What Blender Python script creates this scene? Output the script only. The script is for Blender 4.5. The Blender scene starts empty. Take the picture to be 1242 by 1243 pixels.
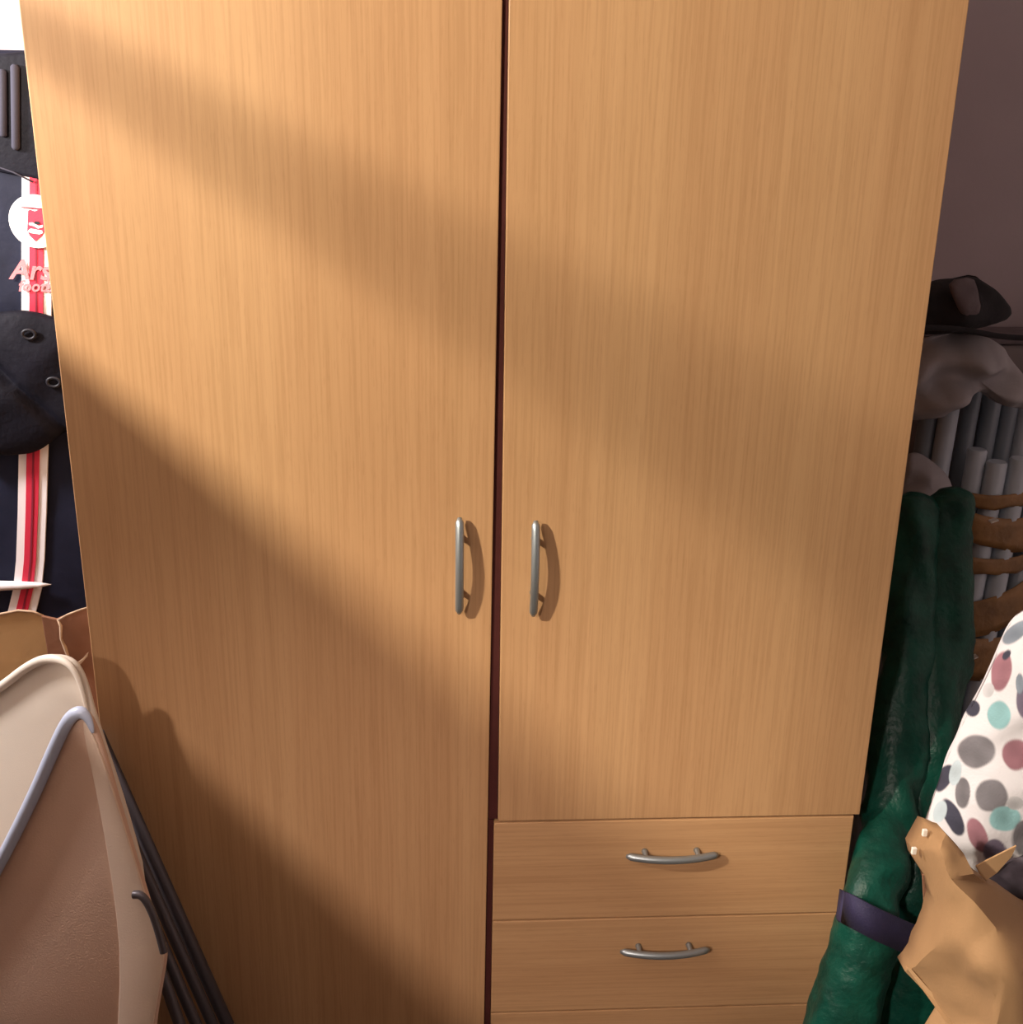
import bpy, bmesh, math, random
from mathutils import Vector, Matrix, noise
random.seed(4)
S = bpy.context.scene
COL = S.collection
PI = math.pi

# ------------------------------------------------------------------ camera
FOC = 1390.0
CAM = Vector((0.4296, -1.3113, 1.46))
YAW, PITCH, ROLL = math.radians(3.795), math.radians(18.98), math.radians(-1.152)
fwd = Vector((math.sin(YAW)*math.cos(PITCH), math.cos(YAW)*math.cos(PITCH), -math.sin(PITCH)))
rgt = fwd.cross(Vector((0, 0, 1))).normalized()
dwn = fwd.cross(rgt)
_c, _s = math.cos(ROLL), math.sin(ROLL)
rgt, dwn = rgt*_c + dwn*_s, dwn*_c - rgt*_s
cd = bpy.data.cameras.new('camera')
cam = bpy.data.objects.new('camera', cd)
COL.objects.link(cam)
cd.sensor_fit = 'HORIZONTAL'
cd.sensor_width = 36.0
cd.lens = FOC/1242*36.0
cd.clip_start = 0.02
cam.matrix_world = Matrix((
    (rgt.x, -dwn.x, -fwd.x, CAM.x),
    (rgt.y, -dwn.y, -fwd.y, CAM.y),
    (rgt.z, -dwn.z, -fwd.z, CAM.z),
    (0, 0, 0, 1)))
S.camera = cam

# ------------------------------------------------------------------ world, lamps, exposure
S.view_settings.view_transform = 'Standard'
S.view_settings.look = 'None'
S.view_settings.gamma = 1.0
S.view_settings.use_curve_mapping = False
S.view_settings.exposure = 0.0
W = bpy.data.worlds.new('world')
S.world = W
W.use_nodes = True
bg = W.node_tree.nodes['Background']
bg.inputs['Color'].default_value = (1.0, 0.86, 0.82, 1)
bg.inputs['Strength'].default_value = 0.022


def point_lamp(name, loc, power, radius, color):
    l = bpy.data.lights.new(name, 'POINT')
    l.energy = power
    l.shadow_soft_size = radius
    l.color = color
    o = bpy.data.objects.new(name, l)
    o.location = loc
    COL.objects.link(o)
    return o


point_lamp('ceiling_bulb', (-0.82, -1.2, 1.98), 206, 0.040, (1.0, 0.90, 0.72))
sl = bpy.data.lights.new('added_drawer_spot', 'SPOT')   # added spot, cone narrowed to brighten the drawers
sl.energy = 160
sl.shadow_soft_size = 0.05
sl.color = (1.0, 0.84, 0.76)
sl.spot_size = math.radians(40)
sl.spot_blend = 0.85
so_ = bpy.data.objects.new('added_drawer_spot', sl)
so_.location = (-0.45, -2.2, 2.0)
so_.rotation_euler = (Vector((0.60, 0.0, -0.05))-Vector(so_.location)).to_track_quat('-Z', 'Y').to_euler()
COL.objects.link(so_)
point_lamp('lamp_behind_wardrobe_side', (-0.75, -0.004, 1.62), 70, 0.08, (1.0, 0.93, 0.92))


# ------------------------------------------------------------------ geometry helpers
def at(px, py, y=0.0):
    """Point of the photographed place seen at a pixel, at world depth y."""
    v = fwd + rgt*((px-621)/FOC) + dwn*((py-621.5)/FOC)
    return CAM + v*((y-CAM.y)/v.y)


def atp(px, py, y0, z0, k, kx=0.0):
    """Same on a leaning, turned plane y = y0 + k (z - z0) + kx (x - 0.05)."""
    v = fwd + rgt*((px-621)/FOC) + dwn*((py-621.5)/FOC)
    t = (y0 + k*(CAM.z-z0) + kx*(CAM.x-0.05) - CAM.y)/(v.y - k*v.z - kx*v.x)
    return CAM + v*t


def pix(P):
    v = Vector(P) - CAM
    d = v.dot(fwd)
    return 621 + FOC*v.dot(rgt)/d, 621.5 + FOC*v.dot(dwn)/d


def nz(p, f, seed=0.0):
    return noise.noise(Vector(p)*f + Vector((seed, seed*1.7, -seed)))


def link(name, bm, mat, parent=None, smooth=True):
    me = bpy.data.meshes.new(name)
    bmesh.ops.recalc_face_normals(bm, faces=bm.faces)
    bm.to_mesh(me)
    bm.free()
    if mat is not None:
        me.materials.append(mat)
    if smooth:
        for p in me.polygons:
            p.use_smooth = True
    o = bpy.data.objects.new(name, me)
    COL.objects.link(o)
    if parent is not None:
        o.parent = parent
        # parents sit at their bases without rotation: keep world coordinates
        base = Vector((0, 0, 0))
        q = parent
        while q is not None:
            base += q.location
            q = q.parent
        me.transform(Matrix.Translation(-base))
    return o


def thing(name, label, cat, loc, group=None):
    o = bpy.data.objects.new(name, None)
    o.empty_display_size = 0.05
    o.location = loc
    COL.objects.link(o)
    o['label'] = label
    o['category'] = cat
    if group:
        o['group'] = group
    return o


def tag(o, label, cat, group=None):
    o['label'] = label
    o['category'] = cat
    if group:
        o['group'] = group
    return o


def sharp(o, angle=40):
    me = o.data
    bm = bmesh.new()
    bm.from_mesh(me)
    for e in bm.edges:
        if len(e.link_faces) == 2 and e.calc_face_angle(0) > math.radians(angle):
            e.smooth = False
    bm.to_mesh(me)
    bm.free()
    return o


def add_box(bm, lo, hi, bev=0.0, seg=2):
    r = bmesh.ops.create_cube(bm, size=1.0)
    vs = r['verts']
    lo, hi = Vector(lo), Vector(hi)
    for v in vs:
        v.co = Vector(((lo.x+hi.x)/2 + v.co.x*(hi.x-lo.x), (lo.y+hi.y)/2 + v.co.y*(hi.y-lo.y), (lo.z+hi.z)/2 + v.co.z*(hi.z-lo.z)))
    if bev > 0:
        es = list({e for v in vs for e in v.link_edges})
        bmesh.ops.bevel(bm, geom=es, offset=bev, segments=seg, profile=0.5, affect='EDGES')
    return bm


def box(lo, hi, bev=0.0, seg=2):
    return add_box(bmesh.new(), lo, hi, bev, seg)


def add_prism(bm, pts, depth_vec, bev=0.0, seg=2):
    """Closed solid from an outline (list of world points) thickened along depth_vec."""
    d = Vector(depth_vec)
    a = [bm.verts.new(Vector(p)) for p in pts]
    b = [bm.verts.new(Vector(p)+d) for p in pts]
    n = len(pts)
    f1 = bm.faces.new(a)
    f2 = bm.faces.new(b[::-1])
    for i in range(n):
        bm.faces.new((a[i], b[i], b[(i+1) % n], a[(i+1) % n]))
    bmesh.ops.recalc_face_normals(bm, faces=bm.faces)
    if bev > 0:
        es = list(set(f1.edges) | set(f2.edges))
        bmesh.ops.bevel(bm, geom=es, offset=bev, segments=seg, profile=0.5, affect='EDGES')
    return bm


def prism(pts, depth_vec, bev=0.0, seg=2):
    return add_prism(bmesh.new(), pts, depth_vec, bev, seg)


def add_tube(bm, path, radii, n=12, flat=1.0, flat_dir=None, cap=True):
    path = [Vector(p) for p in path]
    if not isinstance(radii, (list, tuple)):
        radii = [radii]*len(path)
    rings = []
    up = Vector(flat_dir) if flat_dir is not None else Vector((0.13, 0.97, 0.2))
    for i, p in enumerate(path):
        t = (path[min(i+1, len(path)-1)] - path[max(i-1, 0)]).normalized()
        a = (up - t*up.dot(t)).normalized()
        b = t.cross(a)
        rings.append([bm.verts.new(p + (a*math.cos(2*PI*k/n)*flat + b*math.sin(2*PI*k/n))*radii[i]) for k in range(n)])
    for i in range(len(rings)-1):
        for k in range(n):
            bm.faces.new((rings[i][k], rings[i][(k+1) % n], rings[i+1][(k+1) % n], rings[i+1][k]))
    if cap:
        for rg, p, s in ((rings[0], 0, -1), (rings[-1], -1, 1)):
            bm.faces.new(rg[::-1] if s < 0 else rg)
    return bm


def tube(path, radii, **kw):
    return add_tube(bmesh.new(), path, radii, **kw)


def chaikin(pts, it=2, closed=True):
    pts = [Vector(p) for p in pts]
    for _ in range(it):
        q = []
        n = len(pts)
        rng = range(n) if closed else range(n-1)
        if not closed:
            q.append(pts[0])
        for i in rng:
            a, b = pts[i], pts[(i+1) % n]
            q += [a*0.75+b*0.25, a*0.25+b*0.75]
        if not closed:
            q.append(pts[-1])
        pts = q
    return pts


def resample(pts, n):
    """closed outline resampled to n points."""
    L = [0.0]
    m = len(pts)
    for i in range(m):
        L.append(L[-1] + (pts[(i+1) % m]-pts[i]).length)
    out = []
    j = 0
    for k in range(n):
        t = L[-1]*k/n
        while L[j+1] < t:
            j += 1
        u = (t-L[j])/max(1e-9, L[j+1]-L[j])
        out.append(pts[j].lerp(pts[(j+1) % m], u))
    return out


def pillow(outline, center, front, back, nrm=Vector((0, -1, 0)), rings=20, n=96, disp=None, pw=0.5):
    """Soft closed body: outline swells by front (towards nrm) and back."""
    out = resample(outline, n)
    c = Vector(center)
    bm = bmesh.new()
    for_side = []
    edge = [bm.verts.new(p) for p in out]
    for side, h in ((1, front), (-1, back)):
        prev = edge
        for r in range(rings-1, 0, -1):
            t = 1-(1-r/rings)**2
            ring = []
            for p in out:
                q = c + (p-c)*t
                hh = h*max(0.0, 1-t**2.2)**pw
                w = q + nrm*side*hh
                if disp:
                    w = w + disp(w, t, side)
                ring.append(bm.verts.new(w))
            for k in range(n):
                bm.faces.new((prev[k], prev[(k+1) % n], ring[(k+1) % n], ring[k]))
            prev = ring
        w = c + nrm*side*h
        if disp:
            w = w + disp(w, 0, side)
        cv = bm.verts.new(w)
        for k in range(n):
            bm.faces.new((prev[k], prev[(k+1) % n], cv))
    return bm


# ------------------------------------------------------------------ materials
def mat(name, color, rough=0.6, metal=0.0, var=0.0, vscale=20.0, bump=0.0, bscale=200.0, stretch=(1, 1, 1), spec=0.5, sheen=0.0):
    m = bpy.data.materials.new(name)
    m.use_nodes = True
    nt = m.node_tree
    b = nt.nodes['Principled BSDF']
    b.inputs['Roughness'].default_value = rough
    b.inputs['Metallic'].default_value = metal
    b.inputs['Specular IOR Level'].default_value = spec
    if sheen:
        b.inputs['Sheen Weight'].default_value = sheen
    c = (*color, 1)
    b.inputs['Base Color'].default_value = c
    tc = nt.nodes.new('ShaderNodeTexCoord')
    mp = nt.nodes.new('ShaderNodeMapping')
    mp.inputs['Scale'].default_value = stretch
    nt.links.new(tc.outputs['Object'], mp.inputs['Vector'])
    if var > 0:
        n = nt.nodes.new('ShaderNodeTexNoise')
        n.inputs['Scale'].default_value = vscale
        n.inputs['Detail'].default_value = 4
        nt.links.new(mp.outputs['Vector'], n.inputs['Vector'])
        r = nt.nodes.new('ShaderNodeValToRGB')
        r.color_ramp.elements[0].position = 0.3
        r.color_ramp.elements[1].position = 0.7
        r.color_ramp.elements[0].color = (*[x*(1-var) for x in color], 1)
        r.color_ramp.elements[1].color = (*[min(1, x*(1+var)) for x in color], 1)
        nt.links.new(n.outputs['Fac'], r.inputs['Fac'])
        nt.links.new(r.outputs['Color'], b.inputs['Base Color'])
    if bump > 0:
        n2 = nt.nodes.new('ShaderNodeTexNoise')
        n2.inputs['Scale'].default_value = bscale
        n2.inputs['Detail'].default_value = 3
        nt.links.new(mp.outputs['Vector'], n2.inputs['Vector'])
        bp = nt.nodes.new('ShaderNodeBump')
        bp.inputs['Strength'].default_value = bump
        bp.inputs['Distance'].default_value = 0.002
        nt.links.new(n2.outputs['Fac'], bp.inputs['Height'])
        nt.links.new(bp.outputs['Normal'], b.inputs['Normal'])
    return m


def veneer(name, horizontal=False):
    """Beech veneer: broad soft streaks, fine grain lines and short dark flecks."""
    m = bpy.data.materials.new(name)
    m.use_nodes = True
    nt = m.node_tree
    N, Lk = nt.nodes, nt.links
    b = N['Principled BSDF']
    b.inputs['Roughness'].default_value = 0.46
    b.inputs['Specular IOR Level'].default_value = 0.5
    tc = N.new('ShaderNodeTexCoord')

    def nois(sx, sz, detail, dist=0.0):
        mp = N.new('ShaderNodeMapping')
        mp.inputs['Scale'].default_value = (sz, 1, sx) if horizontal else (sx, 1, sz)
        Lk.new(tc.outputs['Object'], mp.inputs['Vector'])
        n = N.new('ShaderNodeTexNoise')
        n.inputs['Scale'].default_value = 1.0
        n.inputs['Detail'].default_value = detail
        n.inputs['Distortion'].default_value = dist
        Lk.new(mp.outputs['Vector'], n.inputs['Vector'])
        return n.outputs['Fac']

    def ramp(fac, p0, c0, p1, c1):
        r = N.new('ShaderNodeValToRGB')
        r.color_ramp.elements[0].position = p0
        r.color_ramp.elements[1].position = p1
        r.color_ramp.elements[0].color = (*c0, 1)
        r.color_ramp.elements[1].color = (*c1, 1)
        Lk.new(fac, r.inputs['Fac'])
        return r.outputs['Color']

    def mix(kind, f, a, c):
        x = N.new('ShaderNodeMix')
        x.data_type = 'RGBA'
        x.blend_type = kind
        x.inputs['Factor'].default_value = f
        Lk.new(a, x.inputs[6])
        Lk.new(c, x.inputs[7])
        return x.outputs[2]
    broad = ramp(nois(9, 0.35, 3, 0.3), 0.3, (0.475, 0.266, 0.129), 0.7, (0.53, 0.316, 0.157))
    mid = ramp(nois(70, 0.9, 3, 0.2), 0.3, (0.93, 0.91, 0.88), 0.7, (1.03, 1.03, 1.03))
    fine = ramp(nois(330, 6, 2), 0.36, (0.84, 0.80, 0.76), 0.56, (1.03, 1.03, 1.03))
    fleck = ramp(nois(520, 45, 1), 0.30, (0.74, 0.68, 0.62), 0.40, (1, 1, 1))
    c = mix('MULTIPLY', 0.75, broad, mid)
    c = mix('MULTIPLY', 0.5, c, fine)
    c = mix('MULTIPLY', 0.2, c, fleck)
    Lk.new(c, b.inputs['Base Color'])
    return m


M = {}
M['beech'] = veneer('beech_veneer_upright')
M['beech_h'] = veneer('beech_veneer_level', True)
M['carcass'] = mat('dark_beech_edge', (0.24, 0.085, 0.070), 0.6, var=0.15, vscale=30)
M['handle'] = mat('satin_nickel', (0.34, 0.375, 0.39), 0.40, metal=0.8)
M['wall'] = mat('painted_wall', (0.46, 0.39, 0.42), 0.9, var=0.04, vscale=8, bump=0.15, bscale=120)
M['floor'] = mat('dark_carpet', (0.10, 0.085, 0.08), 0.95, var=0.25, vscale=120, bump=0.6, bscale=400)
M['ceiling'] = mat('matt_ceiling', (0.30, 0.26, 0.25), 0.95, bump=0.1, bscale=60)
M['skirting'] = mat('white_gloss_paint', (0.75, 0.73, 0.70), 0.4)
M['black_nylon'] = mat('navy_black_nylon', (0.010, 0.012, 0.028), 0.6, var=0.25, vscale=12, bump=0.35, bscale=60, spec=0.2)
M['black_pad'] = mat('black_padding', (0.006, 0.006, 0.012), 0.7, var=0.25, vscale=18, bump=0.5, bscale=120, spec=0.18)
M['black_gloss'] = mat('black_rubber', (0.02, 0.02, 0.026), 0.45, spec=0.3)
M['grey_rib'] = mat('grey_rib', (0.06, 0.06, 0.085), 0.8, spec=0.1)
M['white_ribbon'] = mat('white_ribbon', (0.85, 0.83, 0.85), 0.6, bump=0.2, bscale=900)
M['red_ribbon'] = mat('red_ribbon', (0.62, 0.02, 0.06), 0.6, bump=0.2, bscale=900)
M['dark_red'] = mat('dark_red_thread', (0.22, 0.008, 0.03), 0.7)
M['badge'] = mat('white_badge', (0.86, 0.84, 0.86), 0.35)
M['pink_thread'] = mat('pink_embroidery', (0.72, 0.20, 0.23), 0.6, bump=0.4, bscale=900)
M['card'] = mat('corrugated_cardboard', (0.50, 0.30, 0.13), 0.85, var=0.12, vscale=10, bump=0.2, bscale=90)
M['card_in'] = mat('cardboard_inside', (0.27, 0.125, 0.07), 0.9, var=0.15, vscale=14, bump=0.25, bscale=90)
M['card_torn'] = mat('torn_card_edge', (0.55, 0.40, 0.27), 0.9, var=0.2, vscale=60)
M['cream'] = mat('cream_plastic', (0.74, 0.66, 0.55), 0.5, var=0.05, vscale=6, bump=0.12, bscale=700)
M['cream_rim'] = mat('pale_cream_plastic', (0.80, 0.73, 0.62), 0.45, var=0.05, vscale=6)
M['tan_seat'] = mat('tan_vinyl', (0.66, 0.45, 0.34), 0.6, var=0.08, vscale=7, bump=0.3, bscale=500)
M['tan_rim'] = mat('pale_tan_vinyl', (0.76, 0.60, 0.48), 0.6, var=0.06, vscale=7, bump=0.2, bscale=500)
M['blue_tube'] = mat('pale_blue_tube', (0.46, 0.52, 0.66), 0.35)
M['dark_tube'] = mat('dark_grey_tube', (0.085, 0.075, 0.085), 0.4, metal=0.3)
M['tarp'] = mat('green_tarpaulin', (0.003, 0.052, 0.035), 0.42, var=0.4, vscale=26, bump=0.9, bscale=110, spec=0.3)
M['strap'] = mat('navy_webbing', (0.022, 0.018, 0.060), 0.75, var=0.15, vscale=40, bump=0.5, bscale=500)
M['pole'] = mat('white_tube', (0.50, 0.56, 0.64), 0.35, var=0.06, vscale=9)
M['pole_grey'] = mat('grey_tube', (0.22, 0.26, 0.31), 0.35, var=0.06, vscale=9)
M['tape'] = mat('brown_parcel_tape', (0.29, 0.150, 0.055), 0.35, var=0.3, vscale=30, bump=0.8, bscale=90)
M['taupe'] = mat('taupe_sheet', (0.33, 0.31, 0.33), 0.9, var=0.10, vscale=9, bump=0.3, bscale=200)
M['cap'] = mat('black_felt', (0.018, 0.016, 0.020), 0.9, var=0.25, vscale=30, bump=0.4, bscale=200)
M['cap_panel'] = mat('grey_brown_cloth', (0.14, 0.11, 0.12), 0.9, var=0.18, vscale=30, bump=0.4, bscale=200)
M['case'] = mat('grey_case', (0.20, 0.165, 0.165), 0.7, var=0.12, vscale=14)
M['kraft'] = mat('kraft_paper', (0.335, 0.195, 0.092), 0.8, var=0.07, vscale=10, bump=0.15, bscale=300)
M['kraft_light'] = mat('kraft_paper_fold', (0.43, 0.262, 0.13), 0.8, var=0.06, vscale=10)
M['white_tape'] = mat('white_tape', (0.8, 0.75, 0.68), 0.5)
M['dark_cloth'] = mat('dark_blotched_cloth', (0.05, 0.04, 0.05), 0.8, var=0.8, vscale=30)
M['office_grey'] = mat('grey_board', (0.35, 0.33, 0.32), 0.6, var=0.05, vscale=6)
M['steel'] = mat('steel_rail', (0.5, 0.5, 0.5), 0.3, metal=0.9)

# ------------------------------------------------------------------ the setting
def structure(name, bm, m, smooth=False):
    o = link(name, bm, m, None, smooth)
    o['kind'] = 'structure'
    return o


structure('floor', box((-2.6, -3.2, -0.05), (2.2, 0.62, 0.0)), M['floor'])
structure('wall_back', box((-2.6, 0.62, 0.0), (2.2, 0.72, 2.5)), M['wall'])
structure('wall_right', box((2.1, -3.2, 0.0), (2.2, 0.62, 2.5)), M['wall'])
structure('ceiling', box((-2.6, -3.2, 2.5), (2.2, 0.72, 2.6)), M['ceiling'])
structure('wall_left', box((-2.7, -3.2, 0.0), (-2.6, 0.72, 2.5)), M['wall'])
structure('baseboard_back', box((-2.6, 0.604, 0.0), (2.1, 0.62, 0.09), 0.004), M['skirting'])

# ------------------------------------------------------------------ wardrobe
WT = 1.82           # height
wd = thing('wardrobe', 'beech veneer double wardrobe with two tall doors and three drawers at lower right', 'wardrobe', (0.5, 0.28, 0.0))
link('side_panel', box((0.003, 0.0195, 0.0), (0.021, 0.57, WT), 0.001), M['beech'], wd, False)
link('side_panel', box((0.977, 0.0195, 0.0), (0.995, 0.57, WT), 0.001), M['beech'], wd, False)
link('divider_panel', box((0.488, 0.021, 0.07), (0.508, 0.555, WT-0.019), 0.001), M['carcass'], wd, False)
link('top_panel', box((0.0215, 0.0195, WT-0.018), (0.9765, 0.57, WT), 0.001), M['beech_h'], wd, False)
link('base_panel', box((0.0215, 0.0205, 0.055), (0.9765, 0.555, 0.069), 0.001), M['beech_h'], wd, False)
link('back_panel', box((0.0215, 0.556, 0.02), (0.9765, 0.566, WT-0.019)), M['carcass'], wd, False)
link('plinth', box((0.0215, 0.04, 0.0), (0.9765, 0.056, 0.0545)), M['beech_h'], wd, False)
link('drawer_shelf', box((0.5085, 0.021, 0.5635), (0.9765, 0.555, 0.5735)), M['carcass'], wd, False)


def door_panel(pts, m, depth=0.018):
    """pts: (x, z) corners of the front face at y = 0."""
    return prism([Vector((x, 0.0, z)) for x, z in pts], (0, depth, 0), 0.0012, 2)


dl = link('door', door_panel([(0.0, 0.072), (0.4916, 0.072), (0.4970, 1.80), (-0.002, 1.80)], M['beech']), M['beech'], wd, False)
dr = link('door', door_panel([(0.5068, 0.5705), (1.0010, 0.5705), (0.9985, 1.80), (0.5022, 1.80)], M['beech']), M['beech'], wd, False)
dz = [(0.411, 0.5675), (0.2525, 0.4085), (0.0935, 0.250)]
drawers = []
for a, b in dz:
    drawers.append(link('drawer', door_panel([(0.5015, a), (0.9935, a), (0.9935, b), (0.5015, b)], M['beech_h']), M['beech_h'], wd, False))


M['edge'] = mat('maroon_gap_shade', (0.062, 0.015, 0.013), 0.7, var=0.1, vscale=40, spec=0.2)  # dark colour of an added strip, paints the shade in the door gap
link('gap_shade_strip', prism([Vector(p) for p in ((0.4923, 0.004, 0.572), (0.5062, 0.004, 0.572), (0.5018, 0.004, 1.79), (0.4975, 0.004, 1.79))], (0, 0.0165, 0)), M['edge'], wd, False)
link('gap_shade_strip', prism([Vector(p) for p in ((0.4921, 0.004, 0.075), (0.5010, 0.004, 0.075), (0.5010, 0.004, 0.5705), (0.4921, 0.004, 0.5705))], (0, 0.0165, 0)), M['edge'], wd, False)


def bow_handle(center, along, length=0.126):
    """Bow handle: bar bulging off the panel with two oval feet."""
    bm = bmesh.new()
    c, al = Vector(center), Vector(along)
    n = 22
    path, rad = [], []
    for i in range(n+1):
        u = -1 + 2*i/n
        out = 0.0105 + 0.0115*(1-u*u)
        path.append(c + al*(u*length/2) + Vector((0, -out, 0)))
        e = 1-abs(u)
        rad.append(0.0052*min(1.0, 0.42 + (e*9)**0.5*0.6) if e < 0.12 else 0.0052)
    add_tube(bm, path, rad, n=12, flat_dir=(0, 1, 0))
    for s in (-1, 1):
        u = s*0.57
        out = 0.0105 + 0.0115*(1-u*u)
        p0 = c + al*(u*length/2)
        add_tube(bm, [p0 + Vector((0, 0.0, 0)), p0 + Vector((0, -0.003, 0)), p0 + Vector((0, -out*0.6, 0)), p0 + Vector((0, -out, 0))],
                 [0.0046, 0.0040, 0.0032, 0.0036], n=10, flat_dir=al)
    return bm


h = link('handle', bow_handle((0.4535, -0.0002, 0.942), (0, 0, 1)), M['handle'], dl)
h = link('handle', bow_handle((0.5455, -0.0002, 0.938), (0, 0, 1)), M['handle'], dr)
for d, zc in zip(drawers, (0.519, 0.362, 0.205)):
    link('handle', bow_handle((0.7435, -0.0002, zc), (1, 0, 0)), M['handle'], d)

# ------------------------------------------------------------------ left: black bag on end
BY = 0.30
bag = thing('sports_bag', 'tall navy sports bag with red and white ribbon, standing left of the wardrobe', 'bag', (-0.33, 0.42, 0.0))


def rounded_rect(x0, x1, y0, y1, r, n=6):
    pts = []
    for cx_, cy_, a0 in ((x1-r, y1-r, 0), (x0+r, y1-r, PI/2), (x0+r, y0+r, PI), (x1-r, y0+r, 1.5*PI)):
        for i in range(n+1):
            a = a0 + PI/2*i/n
            pts.append((cx_+r*math.cos(a), cy_+r*math.sin(a)))
    return pts


def loft_rr(levels):
    """levels: list of (z, x0, x1, y0, y1, r)."""
    bm = bmesh.new()
    rings = []
    for z, x0, x1, y0, y1, r in levels:
        rings.append([bm.verts.new((x, y, z)) for x, y in rounded_rect(x0, x1, y0, y1, r)])
    n = len(rings[0])
    for i in range(len(rings)-1):
        for k in range(n):
            bm.faces.new((rings[i][k], rings[i][(k+1) % n], rings[i+1][(k+1) % n], rings[i+1][k]))
    bm.faces.new(rings[0][::-1])
    bm.faces.new(rings[-1])
    return bm


zt = at(10, 60, BY).z
lv = [(0.004, -0.58, -0.03, BY+0.03, 0.55, 0.05)]
for i in range(13):
    z = 0.05 + (zt-0.08)*i/12
    w = 0.006*math.sin(i*2.1)
    lv.append((z, -0.60+w, -0.022, BY+0.004*math.sin(i*1.7), 0.56, 0.05))
lv += [(zt-0.008, -0.595, -0.024, BY+0.004, 0.556, 0.05), (zt, -0.585, -0.03, BY+0.014, 0.546, 0.045)]
link('body', loft_rr(lv), M['black_nylon'], bag)


def strip_px(cols, y0, thick, both=True):
    """flat ribbon on the bag front: cols = list of (py, px_left, px_right)."""
    bm = bmesh.new()
    fr, bk = [], []
    for py, xl, xr in cols:
        a, b = at(xl, py, y0), at(xr, py, y0)
        fr.append((bm.verts.new(a), bm.verts.new(b)))
        bk.append((bm.verts.new(a+Vector((0, thick, 0))), bm.verts.new(b+Vector((0, thick, 0)))))
    for i in range(len(cols)-1):
        bm.faces.new((fr[i][0], fr[i][1], fr[i+1][1], fr[i+1][0]))
        bm.faces.new((bk[i][0], bk[i+1][0], bk[i+1][1], bk[i][1]))
        bm.faces.new((fr[i][0], fr[i+1][0], bk[i+1][0], bk[i][0]))
        bm.faces.new((fr[i][1], bk[i][1], bk[i+1][1], fr[i+1][1]))
    bm.faces.new((fr[0][0], bk[0][0], bk[0][1], fr[0][1]))
    bm.faces.new((fr[-1][0], fr[-1][1], bk[-1][1], bk[-1][0]))
    return bm


RX = [(200, 26.5, 62.5), (300, 26, 62.5), (384, 26, 62), (470, 25, 60), (560, 22.5, 57.5), (620, 21.5, 56), (680, 19.5, 53.5), (715, 16, 50), (740, 10, 44), (790, -4, 30)]
rib = link('ribbon', strip_px(RX, BY-0.0075, 0.004), M['white_ribbon'], bag, False)
link('red_stripe', strip_px([(p, a+9.5, b-10) for p, a, b in RX], BY-0.0095, 0.0018), M['red_ribbon'], rib, False)
link('centre_stitching', strip_px([(p, a+16.5, a+18.7) for p, a, b in RX], BY-0.0104, 0.0008), M['dark_red'], rib, False)


def disc(c, r, y0, thick, n=40, ry=None):
    pts = [Vector((c.x + r*math.cos(2*PI*k/n), y0, c.z + (ry or r)*math.sin(2*PI*k/n))) for k in range(n)]
    return prism(pts, (0, thick, 0), 0.0008, 2)


bc = at(43, 269, BY-0.016)
rB = (at(43, 269, BY-0.016) - at(10.5, 269, BY-0.016)).length
bd = link('badge', disc(bc, rB, BY-0.016, 0.006), M['badge'], bag, False)
YB = BY-0.0162


def flat_px(pts, y0, thick=0.0014):
    return prism([at(x, y, y0) for x, y in pts], (0, thick, 0))


link('badge_rim_line', flat_px([(26, 251), (36, 251.5), (44, 252.5), (56, 252.5), (56, 254), (44, 254), (34, 253), (26, 252)], YB-0.0012), M['dark_red'], bd, False)
link('shield', flat_px([(34, 256), (36, 254.5), (42, 256.5), (48, 254), (54, 254), (54, 281), (50, 287), (43, 293), (36, 286), (33, 280)], YB-0.0012), M['red_ribbon'], bd, False)
link('shield_cannon', flat_px([(35, 270.5), (39, 270), (47, 274.2), (52, 273), (52, 276), (46, 277.5), (41, 274.5), (35, 273)], YB-0.0024), M['badge'], bd, False)
link('shield_cannon_barrel', flat_px([(41, 271.5), (42.5, 268.5), (47, 269), (49, 272), (45.5, 272.5)], YB-0.0026), M['black_gloss'], bd, False)
link('shield_band', flat_px([(34.5, 279.5), (37, 277.5), (51, 280), (52, 283), (48, 284.5), (38, 283), (34.5, 281.5)], YB-0.0024), M['badge'], bd, False)


def text_mesh(name, txt, loc, size, parent, m, shear=0.0, extrude=0.0004, rot=0.0, bold=0.0):
    cu = bpy.data.curves.new(name, 'FONT')
    cu.body = txt
    cu.size = size
    cu.shear = shear
    cu.extrude = extrude
    cu.offset = bold
    cu.resolution_u = 3
    ob = bpy.data.objects.new(name, cu)
    COL.objects.link(ob)
    bpy.context.view_layer.update()
    dg = bpy.context.evaluated_depsgraph_get()
    me = bpy.data.meshes.new_from_object(ob.evaluated_get(dg))
    bpy.data.objects.remove(ob)
    me.transform(Matrix.Translation(loc) @ Matrix.Rotation(rot, 4, 'Y') @ Matrix.Rotation(PI/2, 4, 'X'))
    bm = bmesh.new()
    bm.from_mesh(me)
    bpy.data.meshes.remove(me)
    return link(name, bm, m, parent, False)


text_mesh('lettering', 'Arsenal', at(12, 338, BY-0.0115), 0.037, bag, M['pink_thread'], shear=0.3, bold=0.0008, rot=0.02)
text_mesh('lettering', 'football', at(22, 353, BY-0.0115), 0.021, bag, M['pink_thread'], shear=0.3, bold=0.0005, rot=0.02)

# padded dark flap with eyelets across the ribbon
fo = chaikin([at(x, y, BY-0.02) for x, y in ((-60, 382), (0, 379), (15, 377), (30, 376.5), (50, 380), (70, 386), (90, 391), (106, 396), (108, 430), (108, 500), (104, 520), (78, 523), (56, 542), (40, 550), (22, 552), (-60, 556))], 1)


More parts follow.
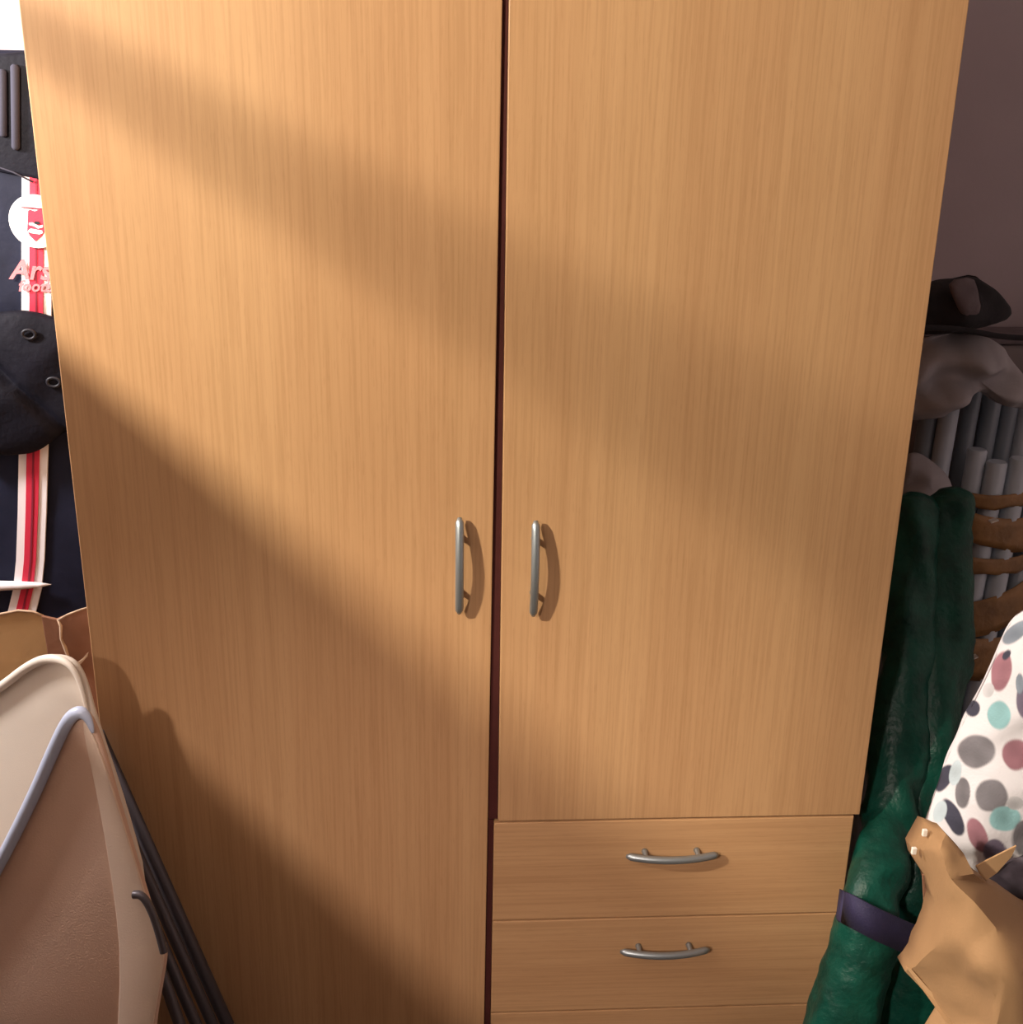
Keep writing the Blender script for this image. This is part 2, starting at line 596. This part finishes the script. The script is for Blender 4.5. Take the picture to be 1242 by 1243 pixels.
def crease(w, t, s):
    x, y = pix(w)
    d = (y - (455 + x*0.9))/9.0
    return Vector((0, (0.012*math.exp(-d*d) if s > 0 else 0) + 0.006*nz(w, 18, 2), 0))


fl = link('strap_pad', pillow(fo, at(22, 465, BY-0.02), 0.022, 0.018, disp=crease, rings=24, pw=0.35), M['black_pad'], bag)
for ex, ey in ((35, 406), (39, 436), (65, 464)):
    e = at(ex, ey, BY-0.041)
    ring = [e + Vector((0.0085*math.cos(2*PI*k/16), 0, 0.0062*math.sin(2*PI*k/16))) for k in range(17)]
    link('eyelet', tube(ring, 0.0022, n=8, cap=False), M['black_gloss'], fl)

# upper pocket with ribs and a pale seam
po = [at(x, y, BY-0.012) for x, y in ((-60, 70), (32, 62), (62, 62), (62, 224), (34, 216), (-60, 196))]
pk = link('top_pocket', prism(po, (0, 0.016, 0), 0.006, 3), M['black_pad'], bag)
for x0, x1, y0, y1 in ((-2, 7.5, 84, 166), (14, 22, 78, 182)):
    a, b = at((x0+x1)/2, y0, BY-0.014), at((x0+x1)/2+1, y1, BY-0.014)
    link('rib', tube([a, a.lerp(b, .03), a.lerp(b, .97), b], [0.003, 0.0055, 0.0052, 0.003], n=10), M['grey_rib'], pk)
link('seam', tube([at(x, y, BY-0.014) for x, y in ((-30, 196), (0, 203.5), (16, 209), (40, 221))], 0.0012, n=6), M['grey_rib'], pk)
link('piping', tube([at(x, y, BY-0.015) for x, y in ((-60, 709), (0, 711), (25, 710.5), (48, 710), (62, 709.5))], [0.0075, 0.0075, 0.0062, 0.004, 0.0005], n=8), M['white_ribbon'], bag)

# ------------------------------------------------------------------ left: cardboard box
cbx = thing('cardboard_box', 'open brown cardboard box with torn flap between the sports bag and the wardrobe', 'box', (-0.27, 0.14, 0.0))
CX0, CX1, CY0, CY1, CZ = -0.50, -0.012, 0.035, 0.245, 0.70
bm = bmesh.new()
t = 0.005
link('wall_panel', box((CX0, CY0, 0.004), (CX1, CY0+t, CZ)), M['card'], cbx, False)
link('wall_panel', box((CX0, CY1-t, 0.004), (CX1, CY1, CZ)), M['card'], cbx, False)
link('wall_panel', box((CX0, CY0+t+.0005, 0.004), (CX0+t, CY1-t-.0005, CZ)), M['card'], cbx, False)
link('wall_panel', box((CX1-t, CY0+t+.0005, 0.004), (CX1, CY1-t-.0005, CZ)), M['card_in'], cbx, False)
link('bottom_panel', box((CX0+t, CY0+t, 0.0), (CX1-t, CY1-t, 0.004)), M['card'], cbx, False)
YF = 0.10
fr = [(-140, 752), (0, 746), (22, 742), (40, 743), (52, 748), (58, 790), (62, 835), (60, 900), (-140, 900)]
f1 = link('flap', prism([at(x, y, YF) for x, y in fr], (0, 0.005, 0), 0.001), M['card'], cbx, False)
link('torn_edge', tube([at(x, y, YF-.001) for x, y in ((-140, 751), (0, 745.5), (22, 741), (40, 742.5), (52, 747.5))], 0.0016, n=6), M['card_torn'], f1)
YG = 0.06
fb = [(50, 748), (68, 752), (82, 746), (98, 740), (112, 736), (130, 736), (136, 960), (70, 960), (62, 835), (57, 790)]
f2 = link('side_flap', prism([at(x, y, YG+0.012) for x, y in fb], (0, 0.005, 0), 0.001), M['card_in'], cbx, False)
link('torn_edge', tube([at(x, y, YG+.009) for x, y in ((70, 752), (74, 760), (74, 775), (79, 786), (83, 798), (90, 806))], [0.0012, 0.0022, 0.0015, 0.0024, 0.002, 0.001], n=6), M['card_torn'], f2)
link('torn_edge', tube([at(x, y, YG+.009) for x, y in ((70, 753), (82, 746), (98, 740), (112, 736))], 0.0013, n=6), M['card_torn'], f2)
link('torn_paper', prism([at(x, y, YG-0.002) for x, y in ((80, 808), (92, 806), (100, 800), (107, 792), (106, 797), (98, 806), (88, 812), (82, 812))], (0, 0.002, 0)), M['card_torn'], f2, False)

# ------------------------------------------------------------------ left: folded chairs
K1 = 0.10


def chair_panel(px, y0, z0, k, kx, thick, bev, it=2):
    pts = chaikin([atp(x, y, y0, z0, k, kx) for x, y in px], it)
    nrm = Vector((-kx, 1, -k)).normalized()
    return prism(pts, nrm*thick, bev, 3)


c1 = thing('folding_chair', 'cream plastic folding chair, the rear of two leaning at lower left', 'chair', (-0.06, -0.09, 0.0))
out1 = [(-110, 920), (-60, 872), (0, 833), (34, 806), (58, 795), (84, 800), (99, 822), (112, 872), (150, 985), (178, 1090), (178, 1420), (-110, 1420)]
link('backrest', chair_panel(out1, -0.115, 0.85, K1, -0.45, 0.012, 0.005), M['cream'], c1)
rim1 = [atp(x, y, -0.119, 0.85, K1, -0.45) for x, y in ((-108, 919), (-60, 873), (0, 835), (34, 808), (58, 798), (82, 803), (96, 823), (107, 868))]
R1 = chaikin(rim1, 2, False)
link('backrest_rim', tube(R1, [0.0055 if i < len(R1)-12 else 0.0055-0.0045*(i-len(R1)+13)/12 for i in range(len(R1))], n=10), M['cream_rim'], c1)

c2 = thing('folding_chair', 'tan folding chair with pale blue tube edge, the front of two leaning at lower left', 'chair', (-0.03, -0.22, 0.0))
out2 = [(-150, 1330), (-60, 1160), (0, 1052), (40, 972), (76, 884), (92, 862), (106, 866), (122, 905), (146, 990), (168, 1062), (186, 1120), (198, 1150), (200, 1166), (194, 1200), (184, 1262), (172, 1480), (-150, 1480)]
link('backrest', chair_panel(out2, -0.165, 0.85, 0.16, -0.22, 0.012, 0.004), M['tan_seat'], c2)
strip2 = [(100, 872), (112, 890), (130, 940), (155, 1020), (172, 1075), (186, 1122), (197, 1152), (198.5, 1166), (192, 1202), (182, 1262), (168, 1480),
          (138, 1480), (142, 1262), (146, 1170), (140, 1100), (126, 1010), (112, 940), (102, 895)]
link('backrest_border', chair_panel(strip2, -0.1675, 0.85, 0.16, -0.22, 0.004, 0.0012, 1), M['tan_rim'], c2)
tb = [atp(x, y, -0.1685, 0.85, 0.16, -0.22) for x, y in ((-150, 1325), (-60, 1155), (0, 1048), (40, 968), (70, 898), (84, 871), (97, 863), (107, 871), (113, 890))]
TB = chaikin(tb, 2, False)
link('tube_edge', tube(TB, [0.0072 if i < len(TB)-9 else 0.0072-0.0062*(i-len(TB)+10)/9 for i in range(len(TB))], n=14), M["blue_tube"], c2)


def leg_px(a, b, ya, yb, r, parent, name='leg'):
    p, q = at(*a, ya), at(*b, yb)
    d = (q-p)
    e = p + d*((0.008-p.z)/d.z)
    return link(name, tube([p, p.lerp(e, .5), e], r, n=12), M['dark_tube'], parent)


leg_px((118, 890), (276, 1243), -0.016, -0.03, 0.0088, c1)
leg_px((150, 1000), (258, 1243), -0.040, -0.05, 0.0075, c1)
leg_px((160, 1060), (238, 1243), -0.062, -0.07, 0.0075, c1)
leg_px((168, 1100), (218, 1243), -0.082, -0.09, 0.0075, c2)
hk = [atp(x, y, -0.176, 0.85, 0.16, -0.22) for x, y in ((162, 1086), (172, 1086), (182, 1100), (192, 1128), (199, 1156))]
link('hinge_bracket', tube(chaikin(hk, 2, False), 0.0046, n=10), M['dark_tube'], c2)

# ------------------------------------------------------------------ right: grey case and bundles on the poles
PY = 0.44
cs = thing('storage_case', 'dark grey upright storage case against the back wall, behind the white tubes', 'case', (1.45, 0.54, 0.0))
zc = at(1230, 412, 0.50).z
link('body', box((1.225, 0.520, 0.0), (1.75, 0.60, zc-0.012), 0.008), M['case'], cs, False)
link('lid', box((1.215, 0.515, zc-0.012), (1.76, 0.602, zc+0.004), 0.004), M['cap_panel'], cs, False)

# white tube bundle
pb = thing('tube_bundle', 'bundle of long white tubes bound with brown parcel tape, standing right of the wardrobe', 'tubes', (at(1205, 700, PY).x, PY, 0.0))
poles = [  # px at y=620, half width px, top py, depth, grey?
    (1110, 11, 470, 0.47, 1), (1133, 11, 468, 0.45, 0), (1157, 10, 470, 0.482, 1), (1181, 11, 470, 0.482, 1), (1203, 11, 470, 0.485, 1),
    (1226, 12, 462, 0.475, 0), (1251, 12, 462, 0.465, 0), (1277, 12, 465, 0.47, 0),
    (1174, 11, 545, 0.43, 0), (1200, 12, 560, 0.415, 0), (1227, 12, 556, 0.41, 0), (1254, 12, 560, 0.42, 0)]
for px, hw, top, yy, g in poles:
    p = at(px, 620, yy)
    r = (at(px+hw, 620, yy)-p).length
    zt_ = at(px+ (620-top)*0.10, top, yy).z
    lean = 0.015
    a, b = Vector((p.x-0.02, yy, 0.004)), Vector((p.x+lean*(zt_-p.z), yy, zt_))
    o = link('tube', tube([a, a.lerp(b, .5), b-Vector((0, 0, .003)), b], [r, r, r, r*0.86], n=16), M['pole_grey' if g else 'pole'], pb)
    sharp(o, 40)
bx0, bx1 = at(1160, 640, 0.40).x, at(1275, 640, 0.40).x
bcx = (bx0+bx1)/2
brx = (bx1-bx0)/2 + 0.002


def band(zl, zr, w_l, w_r, name='tape_band', seed=0):
    """ring of tape round the bundle, tilted from zl (left) to zr (right)."""
    bm = bmesh.new()
    n = 40
    ry = 0.058
    cyb = 0.452
    rows = []
    for k in range(n):
        a = 2*PI*k/n
        x = bcx + brx*math.copysign(abs(math.cos(a))**0.75, math.cos(a))
        y = cyb + ry*math.copysign(abs(math.sin(a))**0.75, math.sin(a))
        u = (x-bx0)/(bx1-bx0)
        z = zl + (zr-zl)*u - 0.012*math.sin(PI*u) * (1 if y < cyb else -1)
        w = w_l + (w_r-w_l)*u + 0.006*nz((x, y, z), 45, seed)
        row = []
        for j, (dz_, dn) in enumerate(((0, 0), (0.25, .0025), (0.5, .001), (0.75, .0028), (1.0, 0))):
            s = 1 + dn/0.06
            row.append(bm.verts.new((bcx+(x-bcx)*s, cyb+(y-cyb)*s, z - w*dz_)))
        for j, dz_ in ((0, 1.0), (1, .5), (2, 0.0)):
            s = 1 - 0.0015/0.06
            row.append(bm.verts.new((bcx+(x-bcx)*s, cyb+(y-cyb)*s, z - w*dz_)))
        rows.append(row)
    m = len(rows[0])
    for k in range(n):
        for j in range(m):
            bm.faces.new((rows[k][j], rows[(k+1) % n][j], rows[(k+1) % n][(j+1) % m], rows[k][(j+1) % m]))
    return link(name, bm, M['tape'], pb)


YQ = 0.40
def zq(py): return at(1200, py, YQ).z
band(zq(598), zq(583), zq(590)-zq(606), zq(590)-zq(608), seed=1)
band(zq(618), zq(622), zq(620)-zq(652), zq(620)-zq(666), seed=2)
band(zq(672), zq(666), zq(670)-zq(690), zq(670)-zq(690), seed=3)
band(zq(735), zq(695), zq(720)-zq(764), zq(720)-zq(768), seed=4)
band(zq(768), zq(764), zq(768)-zq(812), zq(768)-zq(828), seed=5)
for x, y, L in ((1208, 634, 9), (1184, 800, 7)):
    a = at(x-L/2, y+1.5, 0.372)
    b = at(x+L/2, y-1.5, 0.372)
    link('tape_tab', prism([a, b, b+Vector((0, 0, .002)), a+Vector((0, 0, .002))], (0, 0.012, 0)), M['white_tape'], pb, False)

# taupe sheet lying over the tube tops
so = chaikin([at(x, y, 0.40) for x, y in ((1080, 470), (1090, 425), (1135, 405), (1175, 404), (1210, 412), (1232, 450), (1262, 478), (1262, 500), (1215, 492), (1190, 470), (1160, 482), (1140, 505), (1108, 512), (1080, 500))], 2)


def folds(w, t, s):
    x, y = pix(w)
    return Vector((0, 0.016*math.sin((y + 0.30*x + 30*nz(w, 9))/8.0)*(1-t*0.4) + 0.024*nz(w, 26, 3), 0.010*nz(w, 18, 5)))


sh = link('folded_sheet', pillow(so, at(1170, 450, 0.40), 0.05, 0.05, disp=folds, rings=26, n=140), M['taupe'])
tag(sh, 'crumpled taupe sheet lying over the tops of the taped white tubes', 'sheet')
hang = chaikin([at(x, y, 0.395) for x, y in ((1095, 560), (1110, 545), (1140, 565), (1158, 590), (1148, 612), (1120, 618), (1085, 612))], 2)
hs = link('crumpled_rag', pillow(hang, at(1122, 588, 0.395), 0.035, 0.03, disp=lambda w, t, s: Vector((0, 0.012*nz(w, 30, 7), 0)), rings=16, n=80), M['taupe'])
tag(hs, 'small crumpled taupe rag on top of the rolled green tarpaulin', 'rag')

# black felt hat-like bundle on top
hb = thing('folded_black_bag', 'soft black bag with a grey brown panel resting on top of the taupe sheet', 'bag', (at(1170, 380, 0.40).x, 0.40, at(1170, 400, 0.40).z))
ho = chaikin([at(x, y, 0.40) for x, y in ((1098, 360), (1125, 345), (1155, 338), (1182, 332), (1196, 345), (1222, 366), (1226, 382), (1200, 396), (1160, 402), (1100, 405))], 1)
link('body', pillow(ho, at(1163, 372, 0.40), 0.05, 0.05, disp=lambda w, t, s: Vector((0, 0.02*nz(w, 24, 9), 0.010*nz(w, 20, 1))), rings=20, n=110), M['cap'], hb)
hp = chaikin([at(x, y, 0.343) for x, y in ((1150, 341), (1181, 335), (1188, 352), (1193, 378), (1175, 388), (1166, 380), (1156, 360))], 1)
link('panel', pillow(hp, at(1173, 361, 0.343), 0.010, 0.012, disp=lambda w, t, s: Vector((0, 0.008*nz(w, 30, 4), 0)), rings=10, n=60), M['cap_panel'], hb)
link('strap', tube(chaikin([at(x, y, 0.33) for x, y in ((1105, 398), (1150, 398), (1180, 402), (1215, 409), (1262, 411))], 2, False), 0.0045, n=8, flat=0.5), M['cap'], hb)

# ------------------------------------------------------------------ right: rolled green tarpaulin
tp = thing('rolled_tarpaulin', 'rolled dark green tarpaulin with a navy strap, standing right of the wardrobe', 'tarpaulin', (1.12, 0.0, 0.0))


def roll(spec, seed, n=40):
    """spec rows: px, py, depth, half width px."""
    pts = [(at(px, py, y), (at(px+hw, py, y)-at(px, py, y)).length) for px, py, y, hw in spec]
    # beside the wardrobe the roll keeps clear of its side
    for p, rr in pts:
        if p.y + rr*0.8 > -0.014:
            p.x = max(p.x, 1.004 + rr*1.15)
    # down to the floor
    p, r = pts[-1]
    q = pts[-2][0]
    d = p-q
    pts.append((p + d*((0.01-p.z)/d.z), r*1.05))
    # densify
    path, rad = [], []
    for i in range(len(pts)-1):
        for j in range(8):
            u = j/8
            path.append(pts[i][0].lerp(pts[i+1][0], u))
            rad.append(pts[i][1]*(1-u)+pts[i+1][1]*u)
    path.append(pts[-1][0])
    rad.append(pts[-1][1])
    path = [path[0]] + [(path[i-1]+path[i]*2+path[i+1])/4 for i in range(1, len(path)-1)] + [path[-1]]
    for _ in range(3):
        path = [path[0]] + [(path[i-1]+path[i]*2+path[i+1])/4 for i in range(1, len(path)-1)] + [path[-1]]
    bm = bmesh.new()
    add_tube(bm, path, rad, n=n, flat=0.8)
    for v in bm.verts:
        # long soft folds along the roll
        k = nz((v.co.x*26, v.co.y*26, v.co.z*4), 1.0, seed)*0.012 + nz(v.co, 42, seed)*0.004
        cidx = min(range(0, len(path), 4), key=lambda i: (path[i]-v.co).length_squared)
        dv = (v.co-path[cidx])
        dv.z = 0
        if dv.length > 1e-4:
            v.co += dv.normalized()*k
    return bm


link('roll', roll([(1112, 601, 0.27, 14), (1111, 612, 0.262, 27), (1106, 700, 0.22, 31), (1099, 800, 0.17, 32), (1091, 900, 0.11, 33), (1079, 1000, 0.045, 34), (1063, 1085, -0.048, 36), (1050, 1140, -0.066, 37), (1032, 1200, -0.075, 40), (1018, 1250, -0.088, 42)], 1.3), M['tarp'], tp)
link('roll', roll([(1149, 592, 0.275, 13), (1150, 604, 0.272, 28), (1145, 700, 0.23, 34), (1138, 800, 0.18, 36), (1130, 900, 0.12, 36), (1122, 1000, 0.06, 34), (1112, 1085, 0.01, 32), (1104, 1150, -0.01, 36), (1100, 1243, -0.02, 52)], 5.1), M['tarp'], tp)
stp = [(1018, 1099, -0.050), (1021, 1101, -0.082), (1036, 1108, -0.108), (1060, 1121, -0.122), (1086, 1133, -0.110), (1112, 1144, -0.088), (1138, 1152, -0.060), (1156, 1156, 0.04)]
bm = bmesh.new()
rows = []
sp = chaikin([at(x, y, d) for x, y, d in stp], 2, False)
for p in sp:
    w = 0.024
    rows.append([bm.verts.new(p+Vector((0, 0, w))), bm.verts.new(p+Vector((0, 0, -w))), bm.verts.new(p+Vector((0, 0.004, -w))), bm.verts.new(p+Vector((0, 0.004, w)))])
for i in range(len(rows)-1):
    for j in range(4):
        bm.faces.new((rows[i][j], rows[i+1][j], rows[i+1][(j+1) % 4], rows[i][(j+1) % 4]))
bm.faces.new(rows[0])
bm.faces.new(rows[-1][::-1])
link('strap', bm, M['strap'], tp)

# ------------------------------------------------------------------ right: spotted cushion
CYD = -0.115
co = chaikin([at(x, y, CYD) for x, y in ((1242, 738), (1226, 756), (1205, 806), (1180, 856), (1150, 920), (1130, 975), (1117, 1012), (1124, 1050), (1150, 1100), (1190, 1160), (1240, 1200), (1350, 1180), (1390, 1000), (1385, 820), (1340, 735), (1290, 720))], 2)
SPOTS = [  # px, py, rx, ry, tilt, colour
    (1186, 912, 23, 20, 0, 'g'), (1216, 815, 12, 24, .2, 'p'), (1213, 868, 14, 17, 0, 't'), (1234, 916, 17, 19, 0, 'p'), (1204, 966, 20, 20, 0, 'g'),
    (1220, 994, 19, 15, 0, 't'), (1146, 945, 9, 18, .5, 'n'), (1157, 992, 10, 24, -.45, 'n'), (1187, 1014, 11, 22, -.4, 'p'), (1169, 962, 9, 19, 0, 'g'),
    (1181, 860, 9, 10, 0, 'n'), (1246, 850, 12, 24, 0, 'u'), (1160, 938, 7, 16, .2, 'b'), (1208, 1035, 14, 16, 0, 'u'), (1233, 768, 20, 9, -.7, 's'),
    (1244, 1018, 15, 22, 0, 'g'), (1141, 985, 8, 14, .3, 'b'), (1222, 795, 4, 7, .6, 'n'), (1232, 975, 10, 8, 0, 'l'), (1238, 830, 5, 12, 0, 's'),
    (1200, 838, 7, 9, 0.3, 'l'), (1150, 1040, 15, 18, 0, 't'), (1280, 790, 18, 20, 0, 'p'), (1275, 900, 20, 18, 0, 't'), (1290, 980, 18, 22, 0, 'g'),
    (1270, 1060, 18, 16, 0, 'p'), (1320, 850, 20, 20, 0, 'g'), (1330, 930, 16, 20, 0, 'n'), (1340, 1050, 18, 18, 0, 't'), (1300, 740, 14, 12, 0, 't'), (1130, 1090, 14, 16, 0, 'g'), (1190, 1100, 16, 18, 0, 'p'), (1236, 1110, 16, 14, 0, 's')]
SC = {'g': (0.20, 0.19, 0.21), 'p': (0.32, 0.15, 0.185), 't': (0.27, 0.50, 0.53), 'n': (0.05, 0.05, 0.08), 'u': (0.16, 0.13, 0.19), 'b': (0.52, 0.62, 0.68), 's': (0.22, 0.26, 0.32), 'l': (0.55, 0.55, 0.58)}


def cush(w, t, s):
    return Vector((0, 0.012*nz(w, 11, 6) + 0.006*nz(w, 26, 3), 0))


bm = pillow(co, at(1245, 960, CYD), 0.065, 0.035, disp=cush, rings=100, n=900)
ca = bm.verts.layers.float_color.new('print')
base = (0.77, 0.75, 0.79)
for vert in bm.verts:
    v = vert.co
    x, y = pix(v)
    col = Vector(base)
    for sx, sy, rx, ry, tl, k in SPOTS:
        dx, dy = x-sx, y-sy
        if abs(dx) > 32 or abs(dy) > 32:
            continue
        c_, s_ = math.cos(tl), math.sin(tl)
        u, w_ = (dx*c_+dy*s_)/rx, (-dx*s_+dy*c_)/ry
        d = math.hypot(u, w_) + 0.10*nz((sx*.1+dx*.05, sy*.1+dy*.05, 0), 1.0, 2)
        if d < 1.08:
            e = min(1.0, (1.08-d)/0.14)
            tone = 0.88 + 0.3*nz((x*.05, y*.05, sx), 1.0, 4) + 0.14*d
            col = col.lerp(Vector(SC[k])*tone, e)
    vert[ca] = (max(0, col.x), max(0, col.y), max(0, col.z), 1)
ms = mat('spotted_cotton', base, 0.85, bump=0.25, bscale=300)
an = ms.node_tree.nodes.new('ShaderNodeAttribute')
an.attribute_name = 'print'
ms.node_tree.links.new(an.outputs['Color'], ms.node_tree.nodes['Principled BSDF'].inputs['Base Color'])
cu = link('cushion', bm, ms)
tag(cu, 'white cushion with grey, pink and teal spots, above the paper bag', 'cushion')

# ------------------------------------------------------------------ right: kraft paper bag, dark cloth in it
KY = -0.30
kb = thing('paper_bag', 'crumpled brown kraft paper bag in front of the spotted cushion', 'bag', (at(1200, 1150, KY).x, KY, 0.0))
KP = {  # name: px, py, depth offset
    'a': (1124, 1003, 0.03), 'b': (1148, 1012, 0.0), 'c': (1170, 1036, -0.01), 'd': (1182, 1060, -0.02), 'e': (1196, 1072, -0.01), 'f': (1220, 1084, 0.0), 'g': (1250, 1106, 0.01), 'h': (1300, 1130, 0.02),
    'i': (1108, 1030, 0.03), 'j': (1112, 1046, 0.03), 'k': (1126, 1068, 0.015), 'l': (1135, 1096, 0.0), 'm': (1122, 1136, 0.01), 'n': (1098, 1178, 0.02),
    'o': (1140, 1030, -0.015), 'p': (1150, 1062, -0.025), 'q': (1147, 1108, -0.02), 'r': (1137, 1146, -0.016), 's': (1170, 1146, -0.04), 't': (1165, 1190, -0.018), 'u': (1184, 1172, -0.05),
    'v': (1205, 1120, -0.045), 'w': (1240, 1150, -0.05), 'x': (1208, 1206, -0.055), 'y': (1250, 1260, -0.06), 'z': (1160, 1243, -0.01), 'A': (1200, 1290, -0.05), 'B': (1300, 1200, -0.03), 'C': (1300, 1320, -0.03), 'D': (1180, 1090, -0.04), 'E': (1228, 1180, -0.062), 'F': (1190, 1240, -0.03)}
TR = 'abo aoi ioj jok kop bco cop cdp kpq klq dep epD pDq lqm mqr mrn nrt ntz rqs rst qDs Dsv svu stu efD Dfv fgv gvw ghw hBw vwE vuE uEx utx tFx tzF xFA zFA ExA EAy EwB EBy yBC yAC'.split()
bm = bmesh.new()
vs = {}
for k, (x, y, d) in KP.items():
    vs[k] = bm.verts.new(at(x, y, KY+d*1.5-0.008))
for tr in TR:
    try:
        bm.faces.new([vs[c_] for c_ in tr])
    except ValueError:
        pass
bmesh.ops.recalc_face_normals(bm, faces=bm.faces)
bmesh.ops.subdivide_edges(bm, edges=bm.edges, cuts=3, use_grid_fill=True)
inner = [v for v in bm.verts if not v.is_boundary]
for _ in range(1):
    bmesh.ops.smooth_vert(bm, verts=inner, factor=0.5, use_axis_x=True, use_axis_y=True, use_axis_z=True)

for v in bm.verts:
    v.co += Vector((0, 0.005*nz(v.co, 38, 3) - 0.006*abs(nz(v.co, 17, 8)), 0))
# back wall and sides of the bag: extrude the sheet edge back, so that the bag is a hollow body
bnd = [e for e in bm.edges if len(e.link_faces) == 1]
r = bmesh.ops.extrude_edge_only(bm, edges=bnd)
for v in [g for g in r['geom'] if isinstance(g, bmesh.types.BMVert)]:
    v.co += Vector((0.006, 0.035, -0.01))
body = sharp(link('body', bm, M['kraft'], kb), 38)
md = body.modifiers.new('paper', 'SOLIDIFY')
md.thickness = 0.0012
link('fold', prism([at(x, y, KY+d) for x, y, d in ((1100, 1174, .012), (1107, 1177, .008), (1165, 1243, -.022), (1200, 1292, -.055), (1188, 1296, -.05), (1154, 1246, -.018))], (0, 0.002, 0)), M['kraft_light'], body, False)
link('torn_flap', prism([at(x, y, KY-0.005) for x, y in ((1185, 1052), (1200, 1044), (1234, 1027), (1228, 1040), (1210, 1060), (1197, 1069), (1190, 1062))], (0, 0.002, 0)), M['kraft_light'], kb, False)
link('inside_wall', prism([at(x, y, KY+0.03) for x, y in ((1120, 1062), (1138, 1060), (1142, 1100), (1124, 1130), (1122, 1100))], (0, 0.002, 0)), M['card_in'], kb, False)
for x, y in ((1123, 1012), (1110, 1034)):
    link('tape_piece', box(at(x-3, y+4, KY+.012), at(x+4, y-4, KY+.012)+Vector((0, 0.004, 0)), 0.0008), M['white_tape'], kb, False)
# kraft bag: hidden lower part reaching the floor
zb = at(1200, 1290, KY-0.05).z
link('lower_body', loft_rr([(0.002, kb.location.x-0.05, kb.location.x+0.30, KY-0.03, KY+0.12, 0.02), (zb*0.5, kb.location.x-0.06, kb.location.x+0.31, KY-0.04, KY+0.12, 0.03), (zb-0.004, kb.location.x-0.02, kb.location.x+0.26, KY-0.03, KY+0.06, 0.02)]), M['kraft'], kb)
dc = link('dark_cloth', pillow(chaikin([at(x, y, -0.215) for x, y in ((1192, 1072), (1215, 1055), (1240, 1036), (1290, 1030), (1310, 1100), (1260, 1130), (1220, 1100))], 2), at(1248, 1078, -0.215), 0.012, 0.014, disp=lambda w, t, s: Vector((0, 0.008*nz(w, 30, 2), 0)), rings=14, n=80), M['dark_cloth'])
tag(dc, 'dark blotched cloth stuffed in the mouth of the paper bag', 'cloth')

# ------------------------------------------------------------------ blockers added out of view at left to shade the doors
tc_ = thing('added_tall_blocker', 'added unseen tall grey cabinet left of the chairs, shading the wardrobe doors', 'blocker', (-0.40, -0.60, 0.0))  # added out of view, sized to cast the main shadow edge
link('body', box((-0.50, -0.95, 0.04), (-0.302, -0.26, 1.472), 0.002), M['office_grey'], tc_, False)
link('top', box((-0.502, -0.955, 1.472), (-0.30, -0.255, 1.492), 0.002), M['office_grey'], tc_, False)
link('plinth', box((-0.49, -0.94, 0.0), (-0.312, -0.28, 0.04)), M['carcass'], tc_, False)

gr_ = thing('added_shade_bar', 'added unseen steel bar, shading the upper doors, standing on top of the tall grey cabinet', 'shade_bar', (-0.40, -0.69, 1.4925))  # added bar, casts the soft shade band across the upper doors
ra, rb = Vector((-0.40, -0.43, 1.755)), Vector((-0.40, -0.94, 1.75))
link('rail', tube([ra, rb], 0.0078, n=14), M['steel'], gr_)
for e in (ra, rb):
    link('post', tube([Vector((e.x, e.y, 1.497)), Vector((e.x, e.y, e.z))], 0.0055, n=12), M['steel'], gr_)
    link('foot', tube([Vector((e.x-0.07, e.y, 1.4975)), Vector((e.x+0.07, e.y, 1.4975))], 0.005, n=12), M['steel'], gr_)

lb = thing('added_shade_block', 'added unseen brown shading block between the tall grey cabinet and the folding chairs', 'box', (-0.2, -0.82, 0.0))  # added block, footprint cut to keep the spot off the lower left door
foot = [(-0.295, -0.50), (-0.1375, -0.50), (0.022, -1.14), (-0.295, -1.14)]
link('body', prism([Vector((x, y, 0.0)) for x, y in foot], (0, 0, 1.118), 0.002), M['card'], lb, False)
link('shade_block_tape', prism([Vector((-0.29, -0.80, 1.1185)), Vector((-0.07, -0.80, 1.1185)), Vector((-0.058, -0.85, 1.1185)), Vector((-0.29, -0.85, 1.1185))], (0, 0, 0.001)), M['tape'], lb, False)
